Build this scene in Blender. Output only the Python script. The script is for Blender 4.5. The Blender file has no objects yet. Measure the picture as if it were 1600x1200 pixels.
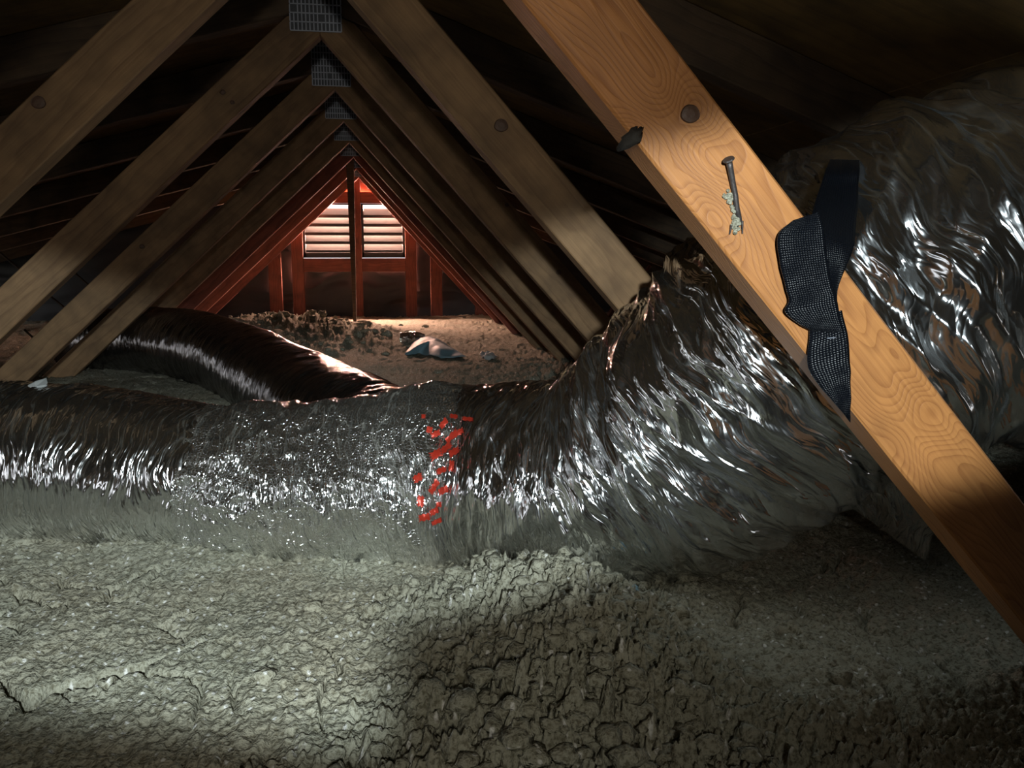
import bpy, bmesh, math, random
import numpy as np
from mathutils import Vector, Matrix
from mathutils.bvhtree import BVHTree

scene = bpy.context.scene
COL = scene.collection
R = random.Random(11)

# ------------------------------------------------------------------ camera
F_PX, YAW, PITCH, CAM_H = 1300.7, 0.15772, 0.16159, 0.45
cam = bpy.data.cameras.new('camera')
cam.sensor_width = 36.0
cam.lens = 36.0 * F_PX / 1600.0
cam.clip_start = 0.01
cam_o = bpy.data.objects.new('camera', cam)
cam_o.location = (0, 0, CAM_H)
cam_o.rotation_euler = (math.pi / 2 - PITCH, 0, -YAW)
COL.objects.link(cam_o)
scene.camera = cam_o

# ------------------------------------------------------------------ colour management, world
scene.view_settings.view_transform = 'Standard'
scene.view_settings.look = 'None'
scene.view_settings.gamma = 1.0
scene.view_settings.use_curve_mapping = False
scene.view_settings.exposure = 0.5
world = bpy.data.worlds.new('daylight')
scene.world = world
world.use_nodes = True
world.node_tree.nodes['Background'].inputs[0].default_value = (0.95, 0.97, 1.0, 1)
world.node_tree.nodes['Background'].inputs[1].default_value = 0.9


def at(px, py, Y):
    """world point of depth Y seen along a viewing direction of the photograph"""
    u = (px - 800) / F_PX
    v = -(py - 600) / F_PX
    c, s = math.cos(PITCH), math.sin(PITCH)
    y = c + s * v
    z = -s + c * v
    c, s = math.cos(YAW), math.sin(YAW)
    X = c * u + s * y
    Yy = -s * u + c * y
    k = Y / Yy
    return Vector((X * k, Y, z * k + CAM_H))


# ------------------------------------------------------------------ lamps: the head torch of the visitor
TORCH = Vector((0.0, -0.35, CAM_H + 0.117))


def torch(name, aim, half_w, half_h, power, col, side_edge=None, low_edge=None, soft=0.1, radius=0.016, pos=None):
    """one spot of the head torch; nodes cut its beam to a soft-edged rectangle (tangents half_w, half_h)"""
    l = bpy.data.lights.new(name, 'SPOT')
    l.energy = power
    l.color = col
    l.spot_size = min(2 * math.atan(math.hypot(half_w, half_h) * (1 + soft) * 1.05), 2.9)
    l.spot_blend = 0.02
    l.shadow_soft_size = radius
    l.use_nodes = True
    nt = l.node_tree
    em = nt.nodes['Emission']
    tc = nt.nodes.new('ShaderNodeTexCoord')
    sp_ = nt.nodes.new('ShaderNodeSeparateXYZ')
    nt.links.new(tc.outputs['Normal'], sp_.inputs[0])
    prod = None
    for ax, hw in ((0, half_w), (1, half_h)):
        dv = nt.nodes.new('ShaderNodeMath'); dv.operation = 'DIVIDE'
        nt.links.new(sp_.outputs[ax], dv.inputs[0]); nt.links.new(sp_.outputs[2], dv.inputs[1])
        ab = nt.nodes.new('ShaderNodeMath'); ab.operation = 'ABSOLUTE'
        nt.links.new(dv.outputs[0], ab.inputs[0])
        mr = nt.nodes.new('ShaderNodeMapRange'); mr.interpolation_type = 'SMOOTHSTEP'
        mr.inputs['From Min'].default_value = hw * (1 - soft)
        mr.inputs['From Max'].default_value = hw * (1 + soft)
        mr.inputs['To Min'].default_value = 1.0
        mr.inputs['To Max'].default_value = 0.0
        nt.links.new(ab.outputs[0], mr.inputs['Value'])
        if prod is None:
            prod = mr.outputs[0]
        else:
            mu = nt.nodes.new('ShaderNodeMath'); mu.operation = 'MULTIPLY'
            nt.links.new(prod, mu.inputs[0]); nt.links.new(mr.outputs[0], mu.inputs[1])
            prod = mu.outputs[0]
    nt.links.new(prod, em.inputs['Strength'])
    o = bpy.data.objects.new(name, l)
    pos = pos or TORCH
    d = (Vector(aim) - pos).normalized()
    x = d.cross(Vector((0, 0, 1))).normalized()
    up = x.cross(d)
    if side_edge:      # the beam's side border runs through these two points
        n = (Vector(side_edge[0]) - TORCH).cross(Vector(side_edge[1]) - TORCH).normalized()
        up = n.cross(d).normalized()
        up = up if up.z > 0 else -up
        x = d.cross(up)
    if low_edge:       # the beam's lower border runs through these two points
        n = (Vector(low_edge[0]) - TORCH).cross(Vector(low_edge[1]) - TORCH).normalized()
        x = n.cross(d).normalized()
        x = x if x.x > 0 else -x
        up = x.cross(d)
    o.matrix_world = Matrix.Translation(pos) @ Matrix((x, up, -d)).transposed().to_4x4()
    COL.objects.link(o)
    return o


COOL = (0.83, 0.96, 1.0)
torch('torch_beam_low', (-0.55, 1.20, 0.18), 0.373, 0.179, 74, COOL, side_edge=((0.034, 1.181, 0), (-0.005, 0.776, 0)), soft=0.11)  # side border shaped to stand in for the shadow of the visitor's hand
torch('torch_beam_side', (0.42, 1.00, 0.32), 0.345, 0.158, 60, COOL, low_edge=((0.085, 0.975, 0.0), (0.585, 0.69, 0.235)), soft=0.13)  # second beam added; its lower border imitates the top of that hand shadow
torch('torch_spill', (-0.13, 1.2, 0.44), 0.44, 0.47, 11.5, (1.0, 0.95, 0.82), soft=0.8, radius=0.03, pos=Vector((0.0, -0.33, CAM_H + 0.11)))
scene.cycles.max_bounces = 4
scene.cycles.diffuse_bounces = 3
scene.cycles.glossy_bounces = 3
scene.cycles.transmission_bounces = 3
scene.cycles.adaptive_threshold = 0.03

# daylight falling in through the gable louvre
day = bpy.data.lights.new('vent_daylight', 'AREA')
day.shape = 'RECTANGLE'
day.size, day.size_y = 0.75, 0.42
day.energy = 560
day.color = (1.0, 0.56, 0.42)
day_o = bpy.data.objects.new('vent_daylight', day)
day_o.location = (-0.14, 5.98, 0.60)
day_o.rotation_euler = (math.radians(-84), 0, 0)
COL.objects.link(day_o)


# ------------------------------------------------------------------ helpers: noise
_rng = np.random.RandomState(5)
_perm = _rng.permutation(256)
_perm = np.concatenate([_perm, _perm, _perm])
_grad = _rng.normal(size=(256, 3))
_grad /= np.linalg.norm(_grad, axis=1)[:, None]


def perlin(x, y, z=0.0):
    x, y, z = np.broadcast_arrays(np.asarray(x, float), np.asarray(y, float), np.asarray(z, float))
    xi, yi, zi = np.floor(x).astype(int), np.floor(y).astype(int), np.floor(z).astype(int)
    xf, yf, zf = x - xi, y - yi, z - zi
    u = xf * xf * xf * (xf * (xf * 6 - 15) + 10)
    v = yf * yf * yf * (yf * (yf * 6 - 15) + 10)
    w = zf * zf * zf * (zf * (zf * 6 - 15) + 10)
    xi &= 255; yi &= 255; zi &= 255

    def g(a, b, c):
        h = _perm[_perm[_perm[(xi + a) & 255] + ((yi + b) & 255)] + ((zi + c) & 255)]
        gr = _grad[h]
        return gr[..., 0] * (xf - a) + gr[..., 1] * (yf - b) + gr[..., 2] * (zf - c)
    x00 = g(0, 0, 0) * (1 - u) + g(1, 0, 0) * u
    x10 = g(0, 1, 0) * (1 - u) + g(1, 1, 0) * u
    x01 = g(0, 0, 1) * (1 - u) + g(1, 0, 1) * u
    x11 = g(0, 1, 1) * (1 - u) + g(1, 1, 1) * u
    return ((x00 * (1 - v) + x10 * v) * (1 - w) + (x01 * (1 - v) + x11 * v) * w) * 1.5


def ridged(x, y, z=0.0):
    return 1 - 2 * np.abs(perlin(x, y, z))


def smooth(a, b, x):
    t = np.clip((x - a) / (b - a), 0, 1)
    return t * t * (3 - 2 * t)


# ------------------------------------------------------------------ helpers: materials
def rgb(r, g, b):
    f = lambda c: (c / 255 / 12.92) if c / 255 <= 0.04045 else ((c / 255 + 0.055) / 1.055) ** 2.4
    return (f(r), f(g), f(b), 1)


class NT:
    def __init__(self, name):
        self.m = bpy.data.materials.new(name)
        self.m.use_nodes = True
        self.t = self.m.node_tree
        self.b = self.t.nodes['Principled BSDF']

    def n(self, kind, **kw):
        nd = self.t.nodes.new('ShaderNode' + kind)
        for k, v in kw.items():
            if k.startswith('i_'):
                key = k[2:]
                key = int(key) if key.isdigit() else key.replace('_', ' ')
                nd.inputs[key].default_value = v
            else:
                setattr(nd, k, v)
        return nd

    def l(self, a, b):
        self.t.links.new(a, b)

    def ramp(self, src, stops):
        r = self.n('ValToRGB')
        e = r.color_ramp.elements
        while len(e) < len(stops):
            e.new(0.5)
        for el, (p, c) in zip(e, stops):
            el.position = p
            el.color = c if len(c) == 4 else (*c, 1)
        self.l(src, r.inputs[0])
        return r.outputs[0]

    def math(self, op, a, b=None):
        m = self.n('Math', operation=op)
        for i, v in enumerate((a, b)):
            if v is None:
                continue
            if isinstance(v, (int, float)):
                m.inputs[i].default_value = v
            else:
                self.l(v, m.inputs[i])
        return m.outputs[0]

    def mix(self, fac, a, b, mode='MIX'):
        m = self.n('Mix', data_type='RGBA', blend_type=mode)
        for key, v in ((0, fac), (6, a), (7, b)):
            if isinstance(v, (int, float)):
                m.inputs[key].default_value = v
            elif isinstance(v, tuple):
                m.inputs[key].default_value = v
            else:
                self.l(v, m.inputs[key])
        return m.outputs[2]

    def bump(self, h, strength=0.5, dist=0.002, prev=None):
        b = self.n('Bump')
        b.inputs['Strength'].default_value = strength
        b.inputs['Distance'].default_value = dist
        self.l(h, b.inputs['Height'])
        if prev is not None:
            self.l(prev, b.inputs['Normal'])
        return b.outputs[0]

    def mapping(self, src, scale=(1, 1, 1)):
        m = self.n('Mapping')
        m.inputs['Scale'].default_value = scale
        self.l(src, m.inputs['Vector'])
        return m.outputs[0]


def wood(name, light, dark, ring=70.0, contrast=0.6, dirt=0.5, knots=(), rough=0.75):
    """softwood: growth rings round an off-board pith, warped by noise and by knots; object X is the grain"""
    m = NT(name)
    tc = m.n('TexCoord')
    oi = m.n('ObjectInfo')
    co = tc.outputs['Object']
    off = m.n('Combine' + 'XYZ')
    m.l(m.math('MULTIPLY', oi.outputs['Random'], 7.0), off.inputs[0])
    m.l(m.math('MULTIPLY', oi.outputs['Random'], 0.05), off.inputs[1])
    m.l(m.math('SUBTRACT', m.math('MULTIPLY', oi.outputs['Random'], 0.09), 0.05), off.inputs[2])
    add = m.n('VectorMath', operation='ADD')
    m.l(co, add.inputs[0])
    m.l(off.outputs[0], add.inputs[1])
    p = add.outputs[0]
    warp = m.n('TexNoise', i_Scale=1.0, i_Detail=2.0)
    m.l(m.mapping(p, (3.5, 14, 14)), warp.inputs['Vector'])
    sep = m.n('SeparateXYZ')
    m.l(p, sep.inputs[0])
    yy = m.math('ADD', sep.outputs[1], 0.035)
    r = m.math('SQRT', m.math('ADD', m.math('MULTIPLY', yy, yy), m.math('MULTIPLY', sep.outputs[2], sep.outputs[2])))
    r = m.math('ADD', r, m.math('MULTIPLY', warp.outputs['Fac'], 0.075))
    for (kx, kz, kr, ka) in knots:
        d = m.n('VectorMath', operation='DISTANCE')
        d.inputs[1].default_value = (kx, 0, kz)
        flat = m.mapping(co, (1, 0, 1))
        m.l(flat, d.inputs[0])
        e = m.math('POWER', 2.718, m.math('MULTIPLY', m.math('MULTIPLY', d.outputs['Value'], d.outputs['Value']), -1.0 / (kr * kr)))
        r = m.math('ADD', r, m.math('MULTIPLY', e, ka))
    rings = m.math('FRACT', m.math('MULTIPLY', r, ring))
    line = m.ramp(rings, [(0.0, (0.95, 0.95, 0.95)), (0.5, (0.85, 0.85, 0.85)), (0.82, (0.25, 0.25, 0.25)), (0.93, (0.0, 0.0, 0.0)), (1.0, (0.8, 0.8, 0.8))])
    fib = m.n('TexNoise', i_Scale=1.0, i_Detail=2.0)
    m.l(m.mapping(p, (12, 380, 380)), fib.inputs['Vector'])
    fac = m.math('ADD', m.math('MULTIPLY', line, contrast), m.math('MULTIPLY', fib.outputs['Fac'], 1.0 - contrast))
    base = m.mix(fac, dark, light)
    dn = m.n('TexNoise', i_Scale=9.0, i_Detail=3.0, i_Roughness=0.65)
    m.l(p, dn.inputs['Vector'])
    dfac = m.ramp(dn.outputs['Fac'], [(0.42, (1, 1, 1)), (0.75, (1 - dirt, 1 - dirt, 1 - dirt))])
    base = m.mix(1.0, base, dfac, 'MULTIPLY')
    m.l(base, m.b.inputs['Base Color'])
    m.b.inputs['Roughness'].default_value = rough
    h = m.math('ADD', m.math('MULTIPLY', line, 0.5), fib.outputs['Fac'])
    m.l(m.bump(h, 0.35, 0.0012), m.b.inputs['Normal'])
    return m.m


def plain(name, col, rough=0.6, metal=0.0, noise=0.0, scale=40, bump=0.0):
    m = NT(name)
    m.b.inputs['Roughness'].default_value = rough
    m.b.inputs['Metallic'].default_value = metal
    tc = m.n('TexCoord')
    n = m.n('TexNoise', i_Scale=float(scale), i_Detail=4.0)
    m.l(tc.outputs['Object'], n.inputs['Vector'])
    d = tuple(c * (1 - noise) for c in col[:3]) + (1,)
    m.l(m.mix(n.outputs['Fac'], d, col), m.b.inputs['Base Color'])
    if bump:
        m.l(m.bump(n.outputs['Fac'], bump, 0.003), m.b.inputs['Normal'])
    return m.m


def foil(name, tint=(0.80, 0.82, 0.85, 1), rough=0.10, crinkle=0.5, folds=0.6, dust=0.03, net=0.0, sc=(60, 6)):
    """metallised film; the UV map is metres along (u) and round (v) the duct"""
    m = NT(name)
    uv = m.n('UVMap')
    p = uv.outputs[0]
    w = m.n('TexNoise', noise_dimensions='2D', i_Scale=11.0, i_Detail=1.0)
    m.l(p, w.inputs['Vector'])
    wv = m.n('VectorMath', operation='MULTIPLY_ADD')
    m.l(w.outputs['Color'], wv.inputs[0])
    wv.inputs[1].default_value = (0.035, 0.035, 0)
    m.l(p, wv.inputs[2])
    q = wv.outputs[0]
    n1 = m.n('TexNoise', noise_dimensions='2D', i_Scale=1.0, i_Detail=2.0, i_Roughness=0.55)
    m.l(m.mapping(q, (sc[0], sc[1], 1)), n1.inputs['Vector'])
    r1 = m.math('ABSOLUTE', m.math('SUBTRACT', n1.outputs['Fac'], 0.5))
    n2 = m.n('TexNoise', noise_dimensions='2D', i_Scale=1.0, i_Detail=1.0)
    m.l(m.mapping(q, (170, 42, 1)), n2.inputs['Vector'])
    r2 = m.math('ABSOLUTE', m.math('SUBTRACT', n2.outputs['Fac'], 0.5))
    h = m.math('ADD', m.math('MULTIPLY', r1, folds * 0.013 * 80.0 / sc[0]), m.math('MULTIPLY', r2, crinkle * 0.004))
    df = dust
    if net:
        v = m.n('TexVoronoi', voronoi_dimensions='2D', feature='DISTANCE_TO_EDGE', i_Scale=230.0)
        m.l(q, v.inputs['Vector'])
        edge = m.ramp(v.outputs['Distance'], [(0.0, (1, 1, 1)), (0.07, (0, 0, 0))])
        h = m.math('ADD', h, m.math('MULTIPLY', edge, net * 0.0004))
        df = m.math('ADD', m.math('MULTIPLY', edge, dust * 2.5), dust)
    m.l(m.bump(h, 1.0, 1.0), m.b.inputs['Normal'])
    m.b.inputs['Base Color'].default_value = tint
    m.b.inputs['Metallic'].default_value = 1.0
    m.l(m.math('ADD', m.math('MULTIPLY', w.outputs['Fac'], 0.10), rough - 0.05), m.b.inputs['Roughness'])
    # thin dust on the film, plus pale glint lines painted along its creases
    dif = m.n('BsdfDiffuse')
    dif.inputs['Color'].default_value = (0.40, 0.39, 0.35, 1)
    ms = m.n('MixShader')
    hair = m.ramp(r1, [(0.0, (1, 1, 1)), (0.022, (0, 0, 0))])
    m.l(m.math('ADD', m.math('MULTIPLY', hair, dust * 4.0), df), ms.inputs[0])
    m.l(m.b.outputs[0], ms.inputs[1])
    m.l(dif.outputs[0], ms.inputs[2])
    m.l(ms.outputs[0], m.t.nodes['Material Output'].inputs['Surface'])
    return m.m


def insulation(name):
    m = NT(name)
    tc = m.n('TexCoord')
    p = tc.outputs['Object']
    n1 = m.n('TexNoise', noise_dimensions='2D', i_Scale=26.0, i_Detail=4.0, i_Roughness=0.7)
    m.l(p, n1.inputs['Vector'])
    n2 = m.n('TexNoise', i_Scale=190.0, i_Detail=2.0, i_Roughness=0.7)
    m.l(p, n2.inputs['Vector'])
    hue = m.n('TexNoise', noise_dimensions='2D', i_Scale=5.0, i_Detail=2.0)
    m.l(p, hue.inputs['Vector'])
    c0 = m.mix(n1.outputs['Fac'], (0.235, 0.225, 0.165, 1), (0.46, 0.455, 0.365, 1))
    c1 = m.mix(m.ramp(hue.outputs['Fac'], [(0.4, (0, 0, 0)), (0.7, (0.4, 0.4, 0.4))]), c0, (0.38, 0.325, 0.235, 1))
    speck = m.n('TexVoronoi', voronoi_dimensions='2D', i_Scale=120.0)
    m.l(p, speck.inputs['Vector'])
    sep = m.n('SeparateColor')
    m.l(speck.outputs['Color'], sep.inputs[0])
    near = m.ramp(speck.outputs['Distance'], [(0.16, (1, 1, 1)), (0.32, (0, 0, 0))])
    pick = m.ramp(sep.outputs[0], [(0.84, (0, 0, 0)), (0.9, (1, 1, 1))])
    c2 = m.mix(m.math('MULTIPLY', near, pick), c1, (0.72, 0.71, 0.66, 1))
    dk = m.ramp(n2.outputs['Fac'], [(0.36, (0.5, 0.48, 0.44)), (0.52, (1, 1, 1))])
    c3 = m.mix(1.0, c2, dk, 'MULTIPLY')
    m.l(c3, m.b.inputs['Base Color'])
    m.b.inputs['Roughness'].default_value = 0.95
    m.b.inputs['Specular IOR Level'].default_value = 0.1
    m.l(m.bump(n2.outputs['Fac'], 1.0, 0.004), m.b.inputs['Normal'])
    return m.m


M = {}
TAN, BROWN = rgb(190, 152, 108), rgb(120, 84, 52)
M['wood'] = wood('aged_pine', rgb(152, 120, 84), rgb(104, 76, 50), ring=60, contrast=0.32, dirt=0.5)
M['wood_red'] = wood('reddish_pine', rgb(150, 84, 62), rgb(98, 48, 36), ring=60, contrast=0.4, dirt=0.4)
M['chord'] = wood('brown_chord', rgb(92, 72, 50), rgb(58, 42, 28), ring=60, contrast=0.4, dirt=0.6)
M['deck'] = wood('plywood', rgb(122, 93, 47), rgb(82, 60, 30), ring=25, contrast=0.3, dirt=0.7)
M['knot'] = plain('knot_wood', rgb(92, 66, 50), 0.6, 0, 0.6, 120, 0.3)
M['bark'] = plain('bark', rgb(46, 40, 32), 0.85, 0, 0.6, 150, 0.6)
M['steel'] = plain('galvanised_steel', rgb(170, 175, 188), 0.45, 0.55, 0.35, 60)
M['steel_dark'] = plain('dull_steel', rgb(96, 98, 104), 0.5, 1.0, 0.5, 60)
M['felt'] = plain('black_felt_paper', rgb(38, 34, 33), 0.55, 0, 0.4, 12, 0.4)
M['louvre_frame'] = plain('grey_frame', rgb(60, 60, 60), 0.5, 0.0, 0.2, 30)
M['nail'] = plain('rusty_nail', rgb(86, 80, 78), 0.5, 0.6, 0.4, 150, 0.3)
M['blue'] = plain('blue_grey_plastic', rgb(128, 160, 172), 0.6, 0, 0.3, 25, 0.2)
M['pale'] = plain('pale_plastic', rgb(176, 178, 176), 0.5, 0, 0.2, 40, 0.2)
M['red'] = plain('red_print', rgb(196, 58, 40), 0.35, 0.35, 0.3, 200, 0.3)
M['ins'] = insulation('cellulose')
M['foil'] = foil('foil_film', tint=(0.86, 0.87, 0.88, 1), rough=0.13, crinkle=0.35, folds=0.55, dust=0.02, sc=(58, 6))
M['foil_c'] = foil('foil_film_wide', tint=(0.86, 0.87, 0.88, 1), rough=0.15, crinkle=0.5, folds=0.55, dust=0.010, sc=(34, 4.5))
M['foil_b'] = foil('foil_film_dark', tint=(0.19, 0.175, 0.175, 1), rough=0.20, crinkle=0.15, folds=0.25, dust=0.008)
M['wrap'] = foil('foil_wrap', tint=(0.87, 0.88, 0.88, 1), rough=0.11, crinkle=0.9, folds=0.5, dust=0.04, net=0.6, sc=(40, 9))
m = NT('louvre_white')
tr = m.n('BsdfTranslucent'); tr.inputs['Color'].default_value = (0.045, 0.044, 0.044, 1)
df = m.n('BsdfDiffuse'); df.inputs['Color'].default_value = (0.30, 0.29, 0.28, 1)
ms = m.n('MixShader'); ms.inputs[0].default_value = 0.3
m.l(tr.outputs[0], ms.inputs[1]); m.l(df.outputs[0], ms.inputs[2])
m.l(ms.outputs[0], m.t.nodes['Material Output'].inputs['Surface'])
M['louvre'] = m.m
# woven webbing: weave cells on the UV map
m = NT('black_webbing')
uv = m.n('UVMap')
ck = m.n('TexVoronoi', i_Scale=1.0, i_Randomness=0.15)
m.l(m.mapping(uv.outputs[0], (480, 480, 1)), ck.inputs['Vector'])
m.l(m.ramp(ck.outputs['Distance'], [(0.15, rgb(10, 14, 22)), (0.55, rgb(4, 6, 10))]), m.b.inputs['Base Color'])
m.b.inputs['Roughness'].default_value = 0.36
m.b.inputs['Specular IOR Level'].default_value = 0.35
m.l(m.bump(m.math('SUBTRACT', 1.0, ck.outputs['Distance']), 0.9, 0.0016), m.b.inputs['Normal'])
M['webbing'] = m.m


# ------------------------------------------------------------------ helpers: objects
def tag(o, label=None, cat=None, group=None, kind=None):
    for k, v in (('label', label), ('category', cat), ('group', group), ('kind', kind)):
        if v:
            o[k] = v
    return o


def empty(name, loc=(0, 0, 0), parent=None):
    o = bpy.data.objects.new(name, None)
    o.empty_display_size = 0.05
    o.location = loc
    COL.objects.link(o)
    if parent is not None:
        o.parent = parent
    return o


def link(name, me, mat, parent=None, mw=None, smooth_=False):
    o = bpy.data.objects.new(name, me)
    if mat is not None and not me.materials:
        me.materials.append(mat)
    COL.objects.link(o)
    if mw is not None:
        o.matrix_world = mw
    if parent is not None:
        o.parent = parent
        o.matrix_parent_inverse = Matrix.Identity(4)
        pm = Matrix.Translation(parent.location) if parent.parent is None else parent_world(parent)
        o.matrix_basis = pm.inverted() @ (mw if mw is not None else Matrix.Identity(4))
    if smooth_:
        me.polygons.foreach_set('use_smooth', [True] * len(me.polygons))
    return o


def parent_world(o):
    m_ = o.matrix_basis.copy()
    p = o.parent
    while p is not None:
        m_ = p.matrix_basis @ m_
        p = p.parent
    return m_


def grid_mesh(name, V, nu, nv, closed_v=False, uv=None, flip=False):
    """V: (nu*nv,3) numpy; quads by numpy"""
    i = np.arange(nu - 1)[:, None]
    j = np.arange(nv if closed_v else nv - 1)[None, :]
    a = i * nv + j
    b = i * nv + (j + 1) % nv
    c = (i + 1) * nv + (j + 1) % nv
    d = (i + 1) * nv + j
    Q = np.stack([a, d, c, b] if flip else [a, b, c, d], -1).reshape(-1, 4)
    me = bpy.data.meshes.new(name)
    me.vertices.add(len(V))
    me.vertices.foreach_set('co', np.ascontiguousarray(V, np.float32).ravel())
    me.loops.add(Q.size)
    me.loops.foreach_set('vertex_index', Q.ravel().astype(np.int32))
    me.polygons.add(len(Q))
    me.polygons.foreach_set('loop_start', np.arange(0, Q.size, 4, dtype=np.int32))
    me.polygons.foreach_set('use_smooth', np.ones(len(Q), bool))
    me.update(calc_edges=True)
    if uv is not None:
        lay = me.uv_layers.new(name='UVMap')
        L = uv[Q.ravel()].copy()
        if closed_v:     # unwrap the seam
            P = L.reshape(-1, 4, 2)
            span = uv[:, 1].max()
            jump = (P[:, :, 1].max(1) - P[:, :, 1].min(1)) > span * 0.5
            fix = P[jump]
            fix[:, :, 1] = np.where(fix[:, :, 1] < span * 0.5, fix[:, :, 1] + span, fix[:, :, 1])
            P[jump] = fix
            L = P.reshape(-1, 2)
        lay.data.foreach_set('uv', np.ascontiguousarray(L, np.float32).ravel())
    return me


def box_mesh(name, sx, sy, sz, bevel=0.002, seg=1, center=(0, 0, 0), warp=0.0):
    bm = bmesh.new()
    bmesh.ops.create_cube(bm, size=1.0)
    for v in bm.verts:
        v.co = Vector((v.co.x * sx + center[0], v.co.y * sy + center[1], v.co.z * sz + center[2]))
    if bevel:
        bmesh.ops.bevel(bm, geom=bm.edges[:], offset=bevel, segments=seg, affect='EDGES', profile=0.6)
    me = bpy.data.meshes.new(name)
    bm.to_mesh(me)
    bm.free()
    return me


def prism_mesh(name, poly, y0, y1, bevel=0.0015):
    """polygon in the x-z plane extruded along y"""
    bm = bmesh.new()
    a = [bm.verts.new((x, y0, z)) for x, z in poly]
    b = [bm.verts.new((x, y1, z)) for x, z in poly]
    n = len(poly)
    bm.faces.new(a)
    bm.faces.new(b[::-1])
    for i in range(n):
        bm.faces.new((a[i], b[i], b[(i + 1) % n], a[(i + 1) % n]))
    bmesh.ops.recalc_face_normals(bm, faces=bm.faces[:])
    if bevel:
        bmesh.ops.bevel(bm, geom=bm.edges[:], offset=bevel, segments=1, affect='EDGES')
    me = bpy.data.meshes.new(name)
    bm.to_mesh(me)
    bm.free()
    return me


def tube_mesh(name, pts, radii, n=10):
    bm = bmesh.new()
    rings = []
    pts = [Vector(p) for p in pts]
    for i, p in enumerate(pts):
        d = (pts[min(i + 1, len(pts) - 1)] - pts[max(i - 1, 0)]).normalized()
        u = d.orthogonal().normalized()
        w = d.cross(u)
        rings.append([bm.verts.new(p + (u * math.cos(t) + w * math.sin(t)) * radii[i]) for t in [2 * math.pi * k / n for k in range(n)]])
    for a, b in zip(rings, rings[1:]):
        # match the nearest start vertex
        k0 = min(range(n), key=lambda k: (b[k].co - pts[rings.index(b)] - (a[0].co - pts[rings.index(a)])).length)
        for k in range(n):
            bm.faces.new((a[k], a[(k + 1) % n], b[(k + 1 + k0) % n], b[(k + k0) % n]))
    bm.faces.new(rings[0][::-1])
    bm.faces.new(rings[-1])
    bmesh.ops.recalc_face_normals(bm, faces=bm.faces[:])
    me = bpy.data.meshes.new(name)
    bm.to_mesh(me)
    bm.free()
    return me


# ------------------------------------------------------------------ roof frame dimensions (from the photograph's perspective)
RX, RZ = -0.110, 0.898             # peak of the web undersides
T0Y, SP, TH = 1.302, 0.611, 0.043  # first truss that shows both webs, spacing, board thickness
ML, MR, WD = 0.928, 1.111, 0.075   # web slopes, board depth
CL, CR, CZ, CD = 0.27, 0.37, 0.955, 0.085  # top chord slopes, underside height at the ridge, depth

# ------------------------------------------------------------------ structure: floor, roof deck, gable
link('floor', box_mesh('floor', 6.4, 7.6, 0.03, 0, center=(0, 2.3, -0.12)), M['deck'])['kind'] = 'structure'
Y0, Y1 = -1.4, 5.74
for side, sl, nm in ((-1, CL, 'left'), (1, CR, 'right')):
    root = empty('ceiling_' + nm, (RX, 2.2, CZ + CD + 0.01))
    root['kind'] = 'structure'
    ang = math.atan(sl)
    zt = CZ + CD * math.sqrt(1 + sl * sl)
    Ltot = 2.75
    rowh = 1.0
    ys = [Y0, Y0 + 1.19, Y0 + 3.63, Y0 + 6.07, Y1 + 0.03]
    for r_ in range(3):
        y_ = ys if r_ % 2 == 0 else [Y0, Y0 + 2.41, Y0 + 4.85, Y1 + 0.03]
        for a, b in zip(y_, y_[1:]):
            if b - a < 0.02:
                continue
            d0, d1 = r_ * rowh, min((r_ + 1) * rowh, Ltot)
            me = box_mesh('sheathing_panel', (d1 - d0), (b - a), 0.012, 0.0012)
            mid = (d0 + d1) / 2
            loc = Vector((RX + side * (mid * math.cos(ang)), (a + b) / 2, zt - mid * math.sin(ang) + 0.007))
            mw = Matrix.Translation(loc) @ Matrix.Rotation(side * ang, 4, 'Y')
            link('sheathing_panel', me, M['deck'], root, mw)
wb = link('wall_back', box_mesh('wall_back', 6.4, 0.02, 1.5, 0, center=(0, -1.44, 0.6)), M['deck'])
wb['kind'] = 'structure'

# gable wall with studs, felt and louvre
GY = 5.66
gw = empty('wall_gable', (RX, GY, 0))
gw['kind'] = 'structure'


def wave_panel(x0, x1, z0, z1, y, parent, seed):
    nu, nv = 40, 40
    u = np.linspace(0, 1, nu)[:, None] * np.ones((1, nv))
    v = np.linspace(0, 1, nv)[None, :] * np.ones((nu, 1))
    X = x0 + (x1 - x0) * u
    Z = z0 + (z1 - z0) * v
    Yv = y - 0.012 * ridged(X * 2 + seed, Z * 11 + perlin(X * 4, Z * 3) * 1.0, seed) * 0.6 - 0.006 * perlin(X * 9, Z * 16, seed)
    V = np.stack([X, Yv, Z], -1).reshape(-1, 3)
    B = V.copy(); B[:, 1] = y + 0.03
    return link('felt_panel', grid_mesh('felt_panel', V, nu, nv, flip=False), M['felt'], parent)


for (x0, x1) in ((-2.9, -1.35), (-1.35, -0.71), (-0.63, -0.555), (-0.49, -0.155), (-0.12, 0.18), (0.25, 0.35), (0.42, 0.65), (0.71, 2.7)):
    for (z0, z1) in ((-0.1, 0.16), (0.15, 0.33)) if x0 in (-0.49, -0.12) else ((-0.1, 0.16), (0.15, 0.46), (0.45, 1.2)):
        wave_panel(x0 - 0.012, x1 + 0.012, z0, z1, GY + 0.055 + (0.004 if z0 > 0.1 else 0), gw, x0 * 3 + z0)


def stud(x0, x1, z0, z1, name='stud', y=GY, th=0.045, mat='wood_red'):
    me = box_mesh(name, (z1 - z0), th, (x1 - x0), 0.002)
    mw = Matrix.Translation(((x0 + x1) / 2, y + th / 2, (z0 + z1) / 2)) @ Matrix.Rotation(math.pi / 2, 4, 'Y')
    return link(name, me, M[mat], gw, mw)


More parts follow.
